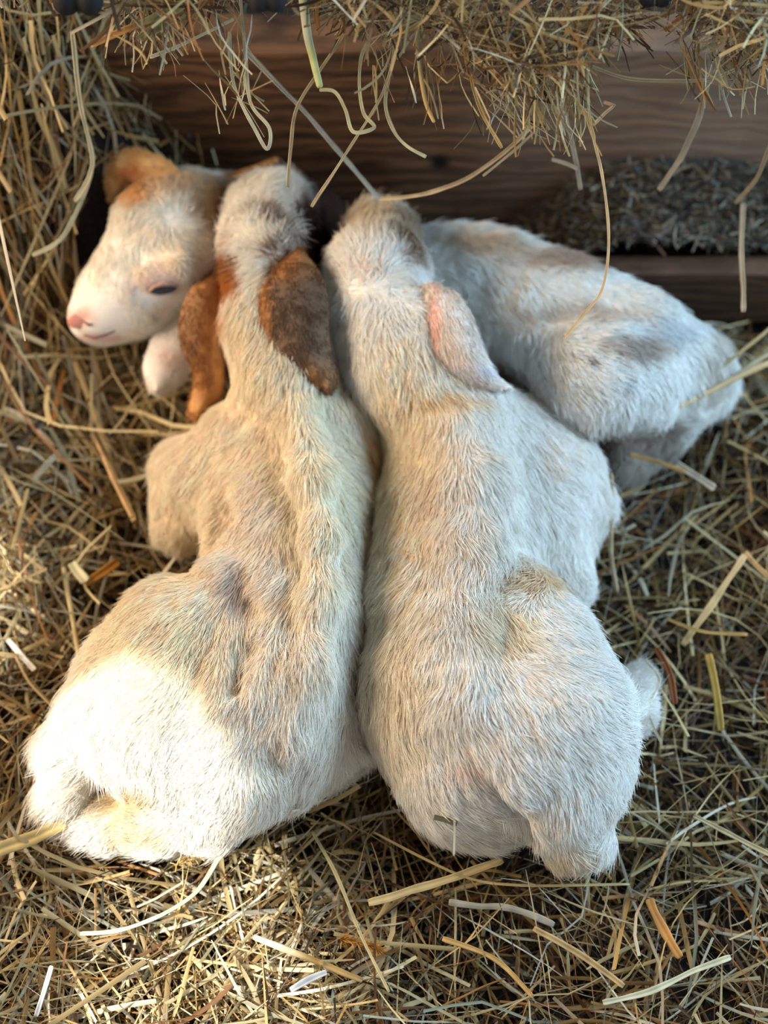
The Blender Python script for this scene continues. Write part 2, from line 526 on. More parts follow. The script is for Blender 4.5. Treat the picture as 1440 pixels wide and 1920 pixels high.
# ------------------------------------------------------------------ ears
def ear_mesh(body, pts, bulge=0.006, thick=0.0032, ns=30, nu=15, roll=0.0, cup=1.0, side=None):
    """pts: (px, py, z, half-width px) down the middle of the ear; returns closed shell"""
    q = np.array([P(a, b, z) for a, b, z, _ in pts]); 
    hw = np.array([w * ((P(a, b, z) - CAM) @ FWD) / FPX for a, b, z, w in pts])
    t = np.linspace(0, len(pts) - 1, ns)
    def cr_(arr):
        out = []
        for x in t:
            i = min(int(x), len(pts) - 2); f = x - i
            p0, p1, p2, p3 = arr[max(i - 1, 0)], arr[i], arr[i + 1], arr[min(i + 2, len(pts) - 1)]
            out.append(0.5 * ((2 * p1) + (p2 - p0) * f + (2 * p0 - 5 * p1 + 4 * p2 - p3) * f * f + (3 * p1 - p0 - 3 * p2 + p3) * f ** 3))
        return np.array(out)
    c = cr_(q); w = np.maximum(cr_(hw[:, None])[:, 0], 0.0008)
    tg = norm(np.gradient(c, axis=0))
    vw = norm(CAM - c); sd = norm(np.cross(tg, vw)); nm = norm(np.cross(sd, tg))
    if np.mean((nm * vw).sum(1)) < 0: nm = -nm
    if roll:
        sd, nm = sd * math.cos(roll) + nm * math.sin(roll), nm * math.cos(roll) - sd * math.sin(roll)
    s = np.linspace(-1, 1, nu)
    top = c[:, None] + sd[:, None] * (s[None, :, None] * w[:, None, None]) + nm[:, None] * (bulge * cup * (1 - s ** 2))[None, :, None]
    top = top + (vnoise(top.reshape(-1, 3), 35) * 0.0015).reshape(top.shape)
    edge = np.sqrt(np.clip(1 - s ** 4, 0.02, 1))[None, :, None]
    bot = top - nm[:, None] * thick * edge
    V = np.concatenate([top.reshape(-1, 3), bot.reshape(-1, 3)])
    idx = np.arange(ns * nu).reshape(ns, nu); k = ns * nu; Q = []
    a = np.stack([idx[:-1, :-1], idx[:-1, 1:], idx[1:, 1:], idx[1:, :-1]], -1).reshape(-1, 4)
    fn = np.cross(V[a[0, 1]] - V[a[0, 0]], V[a[0, 3]] - V[a[0, 0]])
    if fn @ nm[0] < 0: a = a[:, ::-1]
    Q = [a, a[:, ::-1] + k]
    ring = list(idx[0, :]) + list(idx[1:, -1]) + list(idx[-1, :-1][::-1]) + list(idx[1:-1, 0][::-1])
    ring = np.array(ring); nx_ = np.roll(ring, -1)
    sq = np.stack([ring, nx_, nx_ + k, ring + k], 1)
    cc = V.mean(0); f0 = sq[0]; fnn = np.cross(V[f0[1]] - V[f0[0]], V[f0[3]] - V[f0[0]])
    if fnn @ (V[f0].mean(0) - cc) < 0: sq = sq[:, ::-1]
    Q.append(sq)
    Q = np.concatenate(Q)
    def flow(pos):
        i = np.argmin(((pos[:, None] - c[None]) ** 2).sum(-1), 1)
        return tg[i] + 0.25 * norm(pos - c[i])
    return V, Q, flow

def add_ear(parent, pts, coat, n, label=None, length=0.007, lift=0.22, seed=1, zmin=-1, **kw):
    V, Q, fl = ear_mesh(None, pts, **kw)
    px, py, _ = proj(V)
    e = mesh_obj('ear', V, Q, M_SKIN, parent, colors=coat(px, py, V))
    if label: e['label'] = label
    fur(e, V, Q, n, [], coat, length=length, radius=0.00026, lift=lift, seed=seed, flow=fl, zmin=zmin, wave=0.3, jit=0.12)
    return e

def build_goat(body, name, label, coat, ctrl, n, group=None, **kw):
    V, Q = body.mesh(kw.pop('h', 0.0045))
    V = V + vnoise(V, 22) * 0.0012
    px, py, _ = proj(V)
    loc = np.array([V[:, 0].mean(), V[:, 1].mean(), 0.0])
    o = mesh_obj('goat_kid', V, Q, M_SKIN, loc=loc, colors=coat(px, py, V) * 0.92)
    tag(o, label, 'goat')
    fur(o, V, Q, n, ctrl, coat, **kw)
    return o

# ------------------------------------------------------------------ goat kid A: cream, brown ears, lies at the left
A = Body()
A.chain([(555, 850, .082, 138), (540, 1000, .085, 140), (535, 1150, .085, 146), (495, 1290, .08, 162), (450, 1380, .075, 150)], 0.03)
A.chain([(470, 850, .085, 100), (400, 900, .07, 90)], 0.035)
A.chain([(352, 885, .05, 62), (345, 975, .035, 56)], 0.02)                        # folded foreleg
A.chain([(640, 850, .075, 92), (650, 930, .07, 82)], 0.03)                        # far shoulder
A.chain([(560, 765, .172, 26), (588, 890, .182, 22), (606, 1000, .180, 22), (603, 1120, .174, 22), (585, 1250, .162, 24), (550, 1370, .134, 30)], 0.024)   # spine
A.chain([(425, 1090, .135, 52), (345, 1215, .105, 112), (290, 1340, .095, 118)], 0.016)   # haunch
A.chain([(320, 1180, .085, 92), (255, 1275, .075, 92), (225, 1330, .07, 84)], 0.03)
A.chain([(330, 1400, .075, 125), (430, 1430, .075, 110)], 0.03)
A.chain([(215, 1290, .085, 62), (150, 1390, .06, 56), (125, 1475, .035, 50)], 0.018)      # tail
A.chain([(475, 1478, .075, 52), (400, 1520, .05, 62), (300, 1535, .03, 60), (210, 1548, .02, 46), (150, 1552, .012, 26)], 0.014)  # shank
A.chain([(560, 1390, .06, 110), (600, 1390, .05, 88)], 0.03)
A.chain([(640, 1390, .06, 55), (668, 1395, .055, 34)], 0.015)                     # far hock
A.chain([(585, 790, .12, 92), (528, 700, .15, 74), (498, 610, .165, 66), (490, 520, .175, 66)], 0.03)   # neck
A.chain([(495, 455, .18, 78), (505, 415, .165, 72), (530, 385, .14, 46)], 0.02)   # head, looking away
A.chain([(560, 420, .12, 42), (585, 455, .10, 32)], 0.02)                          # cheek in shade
A.cut([(463, 1085, .172, 13), (466, 1130, .172, 14), (460, 1200, .171, 10), (447, 1290, .156, 7)], 0.022)
A.cut([(425, 905, .145, 10), (432, 960, .145, 12), (405, 1015, .13, 10)], 0.02)
coatA = coat_fn((251, 242, 229), [
    (420, 900, 190, 260, (252, 230, 200), 0.7, 0.5), (330, 1160, 190, 160, (251, 233, 203), 0.75, 0.5), (740, 920, 60, 200, (234, 206, 150), 0.9, 0.5),
    (510, 1120, 100, 230, (236, 230, 220), 0.5, 0.6), (452, 1098, 26, 46, (176, 162, 156), 0.6, 0.7), (600, 900, 60, 250, (250, 240, 216), .5, .6),  # centre and hip-hollow greys put shade into the coat colour
    (250, 1500, 55, 35, (214, 186, 128), 0.8, 0.5), (270, 1560, 60, 28, (222, 200, 150), .6, .5),
    (480, 640, 90, 110, (240, 226, 196), 0.7, 0.5),
    (484, 412, 24, 10, (124, 90, 66), 0.75, 0.3), (512, 432, 30, 9, (110, 76, 56), 0.8, 0.3), (552, 450, 20, 12, (120, 82, 58), 0.8, 0.3), (535, 476, 34, 9, (116, 78, 54), 0.85, 0.3), (540, 506, 26, 9, (108, 72, 50), 0.85, 0.3), (572, 430, 14, 50, (122, 88, 66), .7, .4),
    (418, 500, 44, 48, (188, 122, 62), 1.0, 0.25), (440, 480, 20, 24, (150, 94, 50), .8, .4), (402, 570, 26, 50, (200, 142, 82), .9, .3),
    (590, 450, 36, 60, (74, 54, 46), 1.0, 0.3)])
ctrlA = [(500, 430, .3, -1), (470, 470, -.6, .6), (500, 560, 0, 1), (480, 660, -.2, 1), (560, 740, .1, 1), (450, 790, -.6, .8), (390, 880, -.7, .7), (310, 940, -.5, .9), (330, 1010, .1, 1),
         (580, 880, 0, 1), (640, 850, .8, .7), (710, 900, .6, .9), (600, 1000, .05, 1), (660, 1050, .5, .9), (500, 950, -.5, .9), (420, 1010, -.7, .7), (530, 1120, -.2, 1),
         (380, 1110, -.9, .5), (270, 1170, -.95, .5), (430, 1180, -.1, 1), (300, 1260, -.8, .6), (200, 1290, -.6, .8), (120, 1400, -.8, .5), (110, 1490, -.4, 1), (230, 1400, -.1, 1), (330, 1370, -.8, .5),
         (400, 1300, -.3, 1), (400, 1440, -.7, .5), (280, 1440, -.2, 1), (500, 1300, -.1, 1), (590, 1250, .3, 1), (650, 1330, .5, .8), (690, 1410, .9, .4), (590, 1420, -.3, 1), (500, 1460, .4, .8),
         (400, 1530, -.6, .7), (250, 1550, -1, .25), (140, 1560, -1, .05), (450, 1550, 0, 1)]
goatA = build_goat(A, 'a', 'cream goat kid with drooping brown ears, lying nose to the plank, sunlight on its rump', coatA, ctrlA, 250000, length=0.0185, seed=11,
                   lenf=lambda px, py: np.where((px < 190) & (py > 1270), 1.45, 1.0) * np.where(py < 540, 1.1, 1.0))
brownR = coat_fn((112, 90, 72), [(545, 492, 70, 34, (164, 112, 66), .9, .6), (492, 600, 16, 90, (186, 134, 84), .8, .4), (575, 570, 50, 70, (92, 74, 60), .6, .6), (600, 705, 50, 24, (142, 106, 72), .7, .5)])
add_ear(goatA, [(560, 478, .205, 12), (556, 512, .215, 48), (550, 572, .215, 66), (560, 632, .205, 58), (586, 682, .19, 42), (612, 716, .18, 26), (622, 734, .178, 6)], brownR, 15000, 'dark brown drooping ear', bulge=0.012, seed=21, roll=-0.12)
orangeL = coat_fn((186, 134, 84), [(352, 610, 26, 80, (146, 110, 80), .7, .5), (408, 640, 12, 120, (222, 176, 126), .8, .4), (365, 770, 26, 18, (212, 162, 108), .7, .5), (384, 690, 14, 60, (150, 98, 56), .6, .5)])
add_ear(goatA, [(402, 520, .16, 14), (384, 570, .165, 38), (378, 630, .15, 42), (392, 690, .13, 30), (388, 735, .11, 28), (362, 778, .10, 12)], orangeL, 11000, 'orange brown drooping ear', bulge=0.012, seed=22, roll=0.3)

# ------------------------------------------------------------------ goat kid B: white, back of the head to us, at the right
B = Body()
B.chain([(845, 860, .085, 122), (852, 1000, .085, 142), (842, 1150, .085, 152), (850, 1300, .085, 164), (880, 1420, .078, 145)], 0.03)
B.chain([(960, 850, .08, 110), (1010, 900, .075, 105)], 0.035)
B.chain([(1040, 880, .07, 80), (1072, 945, .055, 66), (1060, 985, .045, 58)], 0.02)
B.chain([(1000, 1000, .07, 100), (1040, 1075, .05, 72)], 0.03)
B.chain([(850, 760, .155, 40), (885, 900, .16, 36), (890, 1040, .162, 36), (870, 1180, .162, 38), (885, 1320, .155, 42), (970, 1440, .14, 50)], 0.035)
B.chain([(985, 1118, .128, 54), (1000, 1215, .118, 102), (1028, 1345, .108, 142), (1060, 1440, .09, 122)], 0.034)
B.chain([(865, 1485, .05, 92), (910, 1500, .05, 84), (960, 1520, .04, 56)], 0.014)
B.chain([(1050, 1490, .10, 82), (1075, 1560, .06, 66), (1062, 1592, .045, 32)], 0.014)   # tail
B.chain([(1120, 1360, .05, 70), (1165, 1330, .04, 50), (1192, 1290, .035, 34)], 0.015)   # hock
B.chain([(850, 800, .125, 105), (770, 680, .15, 108), (712, 580, .17, 92)], 0.035)
B.chain([(708, 500, .175, 92), (715, 455, .16, 62), (722, 440, .14, 52)], 0.02)
B.chain([(650, 640, .14, 46), (665, 700, .12, 44)], 0.02)
B.cut([(840, 1400, .175, 8), (905, 1460, .15, 10), (1000, 1550, .09, 14)], 0.012)
coatB = coat_fn((250, 246, 238), [
    (760, 860, 80, 220, (250, 228, 196), 0.8, 0.5), (830, 742, 60, 16, (222, 192, 140), 0.7, 0.6), (985, 1080, 60, 24, (224, 188, 134), 0.7, 0.7), (930, 1160, 50, 60, (240, 220, 180), .7, .6),
    (880, 1020, 70, 260, (222, 215, 204), 0.5, 0.6), (866, 1428, 34, 12, (206, 160, 160), .3, .8), (720, 1250, 70, 200, (238, 222, 192), .6, .6), (710, 420, 80, 40, (206, 186, 146), .8, .5), (770, 440, 34, 40, (150, 124, 100), .8, .4),  # long grey spot paints the dimmer top of the back into the coat
    (690, 520, 30, 10, (240, 216, 204), .6, .6), (900, 1560, 90, 40, (232, 222, 202), .5, .5), (1060, 1610, 60, 30, (224, 208, 176), .6, .6)])
ctrlB = [(700, 430, -.1, -1), (700, 515, 0, -.4), (640, 500, -.8, .3), (770, 520, .8, .3), (680, 580, -.2, 1), (640, 680, -.3, 1), (760, 640, .5, .9), (720, 730, -.1, 1), (840, 720, .7, .7), (790, 800, -.5, 1), (740, 900, -.4, 1),
         (870, 820, .2, 1), (960, 800, .6, .8), (1050, 850, .7, .7), (1090, 950, .5, .9), (880, 950, .15, 1), (960, 960, .5, .9), (1050, 1060, .5, 1), (800, 1050, -.3, 1), (720, 1100, -.25, 1), (860, 1100, -.1, 1),
         (980, 1090, -.6, .3), (930, 1180, .2, 1), (1050, 1150, .8, .5), (1000, 1250, .8, .25), (1090, 1260, .8, .4), (880, 1250, 0, 1), (780, 1300, 0, 1), (700, 1350, .1, 1), (980, 1350, .5, .8), (1100, 1380, .7, .6),
         (1190, 1290, .5, -.8), (1180, 1370, .9, .2), (820, 1480, .3, 1), (900, 1520, .9, .4), (950, 1560, .8, .4), (950, 1430, .5, .9), (1060, 1480, 0, 1), (1020, 1570, -.2, 1), (1110, 1560, .3, 1), (1160, 1480, .6, .8)]
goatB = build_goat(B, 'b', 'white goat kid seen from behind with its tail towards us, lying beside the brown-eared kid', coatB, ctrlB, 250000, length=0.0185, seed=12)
whE = coat_fn((236, 226, 216), [(812, 620, 10, 80, (240, 204, 194), .8, .5), (880, 690, 60, 16, (210, 214, 224), .5, .5)])
def on_surf(b, pts):
    return [(x, y, float((b.hit(x, y) + np.array([0, -.3, 1]) * off)[2]), w) for x, y, off, w in pts]
add_ear(goatB, on_surf(B, [(806, 548, .004, 20), (830, 582, .010, 44), (852, 632, .014, 42), (884, 682, .016, 32), (916, 712, .014, 18), (936, 724, .010, 5)]), whE, 12000, 'white drooping ear', bulge=0.014, seed=23, roll=0.2, length=0.010)
add_ear(goatB, [(628, 560, .16, 8), (622, 620, .15, 22), (636, 680, .125, 24), (652, 725, .10, 8)], coat_fn((222, 212, 210), [(636, 690, 24, 30, (200, 170, 168), .7, .5)]), 5000, 'pale ear pressed to its neck', bulge=0.008, seed=24, roll=-0.9, length=0.010)

# ------------------------------------------------------------------ goat kid C: white, lying crosswise behind
G = Body()
G.chain([(790, 560, .06, 105), (890, 560, .07, 118), (1020, 615, .08, 128), (1150, 675, .08, 132), (1235, 705, .065, 104), (1310, 705, .045, 62)], 0.03)
G.chain([(800, 475, .10, 34), (940, 490, .125, 30), (1080, 540, .135, 28), (1210, 610, .125, 28), (1310, 670, .09, 34)], 0.03)
G.chain([(1018, 655, .118, 66), (1110, 705, .125, 108), (1170, 715, .11, 104)], 0.010)
G.chain([(1320, 720, .03, 46), (1230, 800, .02, 56), (1165, 870, .01, 50)], 0.02)
G.chain([(790, 560, .06, 95), (720, 540, .04, 60)], 0.03)
coatC = coat_fn((240, 242, 238), [
    (1060, 480, 110, 20, (168, 148, 130), .8, .5), (900, 455, 90, 18, (200, 184, 160), .7, .5), (1060, 585, 120, 20, (186, 172, 160), .6, .6), (1180, 645, 60, 22, (164, 146, 132), .75, .5),
    (910, 690, 50, 26, (110, 78, 66), .9, .4), (1240, 610, 60, 22, (190, 196, 204), .5, .5), (1330, 690, 30, 70, (196, 186, 170), .6, .5), (1180, 860, 140, 70, (150, 136, 122), .85, .4),  # first brown spot paints the darkness of the hollow into the coat
    (1092, 672, 6, 5, (70, 66, 66), .9, .3), (1162, 707, 6, 6, (60, 56, 56), .9, .3)])
ctrlC = [(820, 470, 1, .3), (860, 560, .6, 1), (880, 650, .3, 1), (950, 480, 1, .4), (960, 560, .8, .6), (1080, 540, 1, .5), (1000, 620, .3, 1), (1080, 640, 1, .3), (1060, 720, .2, 1), (1140, 640, 1, .3), (1200, 620, 1, .6), (1300, 690, .8, .9),
         (1150, 770, .2, 1), (1240, 720, .8, .6), (1250, 780, .8, .5), (1200, 860, -.6, .8)]
goatC = build_goat(G, 'c', 'white goat kid curled crosswise against the ledge beneath the dark straw debris', coatC, ctrlC, 100000, length=0.018, radius=0.00032, seed=13)

# ------------------------------------------------------------------ goat kid D: face turned towards us, at the left
D = Body()
D.chain([(320, 420, .155, 88), (335, 470, .15, 84)], 0.03)
D.chain([(300, 450, .155, 92), (238, 535, .135, 66), (190, 580, .12, 46), (172, 600, .115, 36)], 0.03)
D.chain([(345, 510, .14, 66), (270, 570, .115, 48), (205, 605, .105, 32)], 0.025)
D.chain([(365, 400, .14, 78), (430, 410, .10, 72), (520, 440, .06, 76), (588, 430, .05, 58)], 0.03)
D.chain([(590, 400, .07, 44), (612, 440, .06, 36)], 0.02)
D.chain([(330, 500, .185, 20), (290, 510, .18, 16)], 0.02)                      # brow
D.cut([(305, 541, .187, 15), (292, 545, .183, 10)], 0.010)
for (a, b, r_) in ((158, 600, 5.5),):
    hp = D.hit(a, b); D.cuts.append((hp - 0.0, hp + 1e-4, r_ * 1.5 / FPX, r_ * 1.5 / FPX, 0.004))
mp = [D.hit(a, b) for a, b in ((158, 628), (178, 634), (198, 628), (216, 620))]
for a_, b_ in zip(mp[:-1], mp[1:]): D.cuts.append((a_, b_, 0.0013, 0.0013, 0.003))
coatD = coat_fn((251, 242, 229), [
    (250, 335, 62, 40, (236, 192, 132), .85, .5), (400, 385, 44, 60, (186, 156, 118), .9, .4), (420, 380, 30, 60, (130, 104, 78), .8, .5), (345, 350, 60, 24, (206, 176, 130), .7, .6),
    (150, 596, 26, 18, (226, 164, 146), .8, .7), (185, 634, 40, 8, (222, 170, 160), .7, .5), (296, 520, 46, 30, (226, 200, 186), .6, .6), (305, 541, 28, 12, (200, 156, 146), .8, .4), (340, 470, 40, 40, (226, 210, 178), .5, .6),
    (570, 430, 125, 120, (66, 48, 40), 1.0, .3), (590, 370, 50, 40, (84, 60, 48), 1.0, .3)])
ctrlD = [(300, 400, -.5, .9), (345, 365, .2, -1), (330, 345, -.6, -.5), (230, 430, -.6, .8), (200, 520, -.4, .9), (250, 520, -.3, 1), (300, 480, .5, .6), (370, 440, .9, .4), (400, 380, .9, .3), (340, 590, .6, .8), (250, 600, .2, 1), (180, 600, -.2, 1), (520, 420, .9, .3)]
def faceL(px, py):
    nose = sstep(20, 130, np.hypot(px - 155, py - 605)); eye = sstep(14, 60, np.hypot(px - 303, py - 541))
    return 0.12 + 0.88 * nose * (0.25 + 0.75 * eye)
def faceM(c):
    px, py, _ = proj(c)
    e = ((px - 304) / 27) ** 2 + ((py - 541) / 11) ** 2 > 1
    nose = np.hypot(px - 150, py - 602) > 18
    return (e & nose) * 1.0
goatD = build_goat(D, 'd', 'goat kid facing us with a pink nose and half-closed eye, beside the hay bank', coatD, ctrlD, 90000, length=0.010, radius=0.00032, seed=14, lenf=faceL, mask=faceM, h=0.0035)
add_ear(goatD, [(345, 350, .190, 14), (305, 328, .198, 26), (264, 314, .198, 28), (236, 312, .188, 25), (218, 340, .170, 20), (208, 368, .155, 6)], coat_fn((236, 200, 146), [(250, 326, 30, 14, (222, 152, 100), .8, .5)]), 6000, 'small orange ear held up', bulge=0.006, seed=25, roll=0.15, length=0.009)
add_ear(goatD, [(350, 570, .115, 16), (340, 618, .105, 42), (322, 668, .09, 46), (302, 706, .078, 38), (288, 734, .072, 12)], coat_fn((246, 236, 226), [(322, 668, 26, 24, (220, 190, 172), .6, .6)]), 8000, 'pale pink drooping ear', bulge=0.010, seed=26, roll=0.1, length=0.006)

def uv_ellipsoid(name, c, ax, mat, parent, nu=24, nv=14):
    """ax: 3x3 rows = semi axes"""
    u = np.linspace(0, 2 * np.pi, nu, endpoint=False); v = np.linspace(0, np.pi, nv)
    V = []
    for t in v:
        for s in u: V.append(np.array([math.sin(t) * math.cos(s), math.sin(t) * math.sin(s), math.cos(t)]) @ ax + c)
    F = [[i * nu + j, i * nu + (j + 1) % nu, (i + 1) * nu + (j + 1) % nu, (i + 1) * nu + j] for i in range(nv - 1) for j in range(nu)]
    return mesh_obj(name, V, F, mat, parent)

def tube(name, pts, r, mat, parent, n=8):
    pts = np.asarray(pts, float); r = np.broadcast_to(r, len(pts)); tg = norm(np.gradient(pts, axis=0)); V = []; F = []
    for p, t, q in zip(pts, tg, r):
        a = norm(np.cross(t, [0.31, 0.2, 0.93])); b = np.cross(t, a)
        V += [p + q * (a * math.cos(x) + b * math.sin(x)) for x in np.linspace(0, 2 * np.pi, n, endpoint=False)]
    for i in range(len(pts) - 1): F += [[i * n + j, i * n + (j + 1) % n, (i + 1) * n + (j + 1) % n, (i + 1) * n + j] for j in range(n)]
    F += [list(range(n))[::-1], [(len(pts) - 1) * n + j for j in range(n)]]
    return mesh_obj(name, V, F, mat, parent)

ep = D.hit(306, 541)
vw = norm(CAM - ep); rx = norm(np.cross(UPV, vw)); ux = np.cross(vw, rx)
rx2 = norm(rx + 0.18 * ux)
s_ = 1.53 / FPX
uv_ellipsoid('eye', ep - vw * 0.001, np.array([rx2 * 26 * s_, np.cross(vw, rx2) * 11 * s_, vw * 0.0040]), M_EYE, goatD)['label'] = 'dark half-closed eye'
lid = [D.hit(a, b) + vw * 0.0012 for a, b in ((278, 548), (290, 536), (305, 529), (320, 530), (332, 538))]
M_LID = flat_material('eyelid', (196, 160, 146), 0.7, 0.2)
tube('eyelid', lid, [0.0008, 0.0026, 0.0034, 0.0030, 0.0010], M_LID, goatD)
tube('mouth', [p - vw * 0.0002 for p in mp], 0.0011, M_MOUTH, goatD)

np_ = D.hit(150, 601)
rn = norm(rx + 0.25 * ux)
uv_ellipsoid('nose', np_ - vw * 0.0022, np.array([rn * 24 * s_, np.cross(vw, rn) * 14 * s_, vw * 0.0036]), flat_material('nose_leather', (206, 138, 120), 0.6, 0.3), goatD)['label'] = 'pink nose'
tube('nostril', [D.hit(a, b) + vw * 0.0012 for a, b in ((158, 603), (166, 609), (174, 608))], [0.0008, 0.0014, 0.0006], flat_material('nostril_dark', (86, 48, 42), 0.6), goatD)
BODIES = [A, B, G, D]
def clear_of_goats(p, m=0.004):
    d = np.full(len(p), 9.0)
    for b in BODIES:
        lo, hi = b.bounds()
        k = np.all((p > lo) & (p < hi), 1)
        if k.any(): d[k] = np.minimum(d[k], b.sdf(p[k]))
    return d > m

# ------------------------------------------------------------------ hay
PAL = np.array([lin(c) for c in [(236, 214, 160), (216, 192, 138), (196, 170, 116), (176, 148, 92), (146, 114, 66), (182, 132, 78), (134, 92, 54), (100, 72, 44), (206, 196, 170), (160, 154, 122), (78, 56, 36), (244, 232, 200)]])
def pal(n, r, w):
    w = np.array(w, float); w /= w.sum()
    return PAL[r.choice(len(PAL), n, p=w)] * (0.45 + 0.55 * r.random((n, 1)))
W_GOLD = [8, 11, 12, 11, 9, 5, 5, 5, 6, 4, 4, 3]
W_PALE = [14, 15, 13, 8, 5, 5, 2, 2, 9, 9, 2, 6]
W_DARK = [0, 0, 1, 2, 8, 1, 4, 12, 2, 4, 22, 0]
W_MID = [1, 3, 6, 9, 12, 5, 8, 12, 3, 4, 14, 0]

def straw_points(cen, dirs, L, r, K=7, bend=0.25, kink=0.3, droop=None):
    n = len(cen); t = np.linspace(-0.5, 0.5, K)
    rnd = norm(r.normal(size=(n, 3))); side = norm(rnd - (rnd * dirs).sum(1)[:, None] * dirs)
    side[:, 2] *= 0.5
    b = r.normal(0, bend, n) * L; b2 = r.normal(0, bend * 0.4, n) * L
    pts = cen[:, None] + dirs[:, None] * (t[None, :, None] * L[:, None, None]) + side[:, None] * ((t ** 2)[None, :] * b[:, None] + np.sin(t * 9)[None, :] * b2[:, None] * 0.15)[..., None]
    kk = r.random(n) < kink
    kp = r.uniform(-0.35, 0.35, n); ka = r.normal(0, 0.8, n) * kk
    pts += side[:, None] * (np.maximum(t[None, :] - kp[:, None], 0) * (ka * L)[:, None])[..., None]
    return pts

def ribbons(pts, w, r, fold=0.35, up=None):
    """pts (n,K,3), w (n,) width -> folded blades; returns V, Q per-vertex"""
    n, K, _ = pts.shape
    tg = norm(np.gradient(pts, axis=1))
    if up is None:
        up = norm(r.normal(size=(n, 3)) * 0.8 + np.array([0, -0.2, 0.9]))
    s = norm(np.cross(tg, up[:, None])); nm = np.cross(s, tg)
    tw = r.normal(0, 0.6, n)[:, None] * np.linspace(-1, 1, K)[None]
    s2 = s * np.cos(tw)[..., None] + nm * np.sin(tw)[..., None]; nm2 = np.cross(s2, tg)
    prof = np.interp(np.linspace(0, 1, K), [0, 0.12, 0.8, 1], [0.75, 1, 0.85, 0.3])
    prof = prof[None] * (1 + 0.0 * w[:, None]); blunt = (r.random(n) < 0.5)
    prof = np.where(blunt[:, None], np.ones(K)[None], prof)
    hw = 0.5 * w[:, None] * prof
    a = pts + s2 * hw[..., None]; c = pts - s2 * hw[..., None]; b = pts + nm2 * (hw * fold)[..., None]
    V = np.stack([a, b, c], 2).reshape(-1, 3)
    base = (np.arange(n) * K * 3)[:, None] + (np.arange(K - 1) * 3)[None]
    Q = np.concatenate([np.stack([base + j, base + j + 1, base + j + 4, base + j + 3], -1).reshape(-1, 4) for j in (0, 1)])
    return V, Q

def hay_object(name, pts, w, col, r, label, cat='hay', fold=0.35):
    V, Q = ribbons(pts, w, r, fold)
    K = pts.shape[1]
    cc = np.repeat(col, K * 3, 0) * (0.85 + 0.3 * r.random((len(V), 1)))
    o = mesh_obj(name, V, Q, M_HAY, colors=np.clip(cc, 0, 0.9), smooth=False)
    tag(o, label, cat, kind='stuff')
    return o

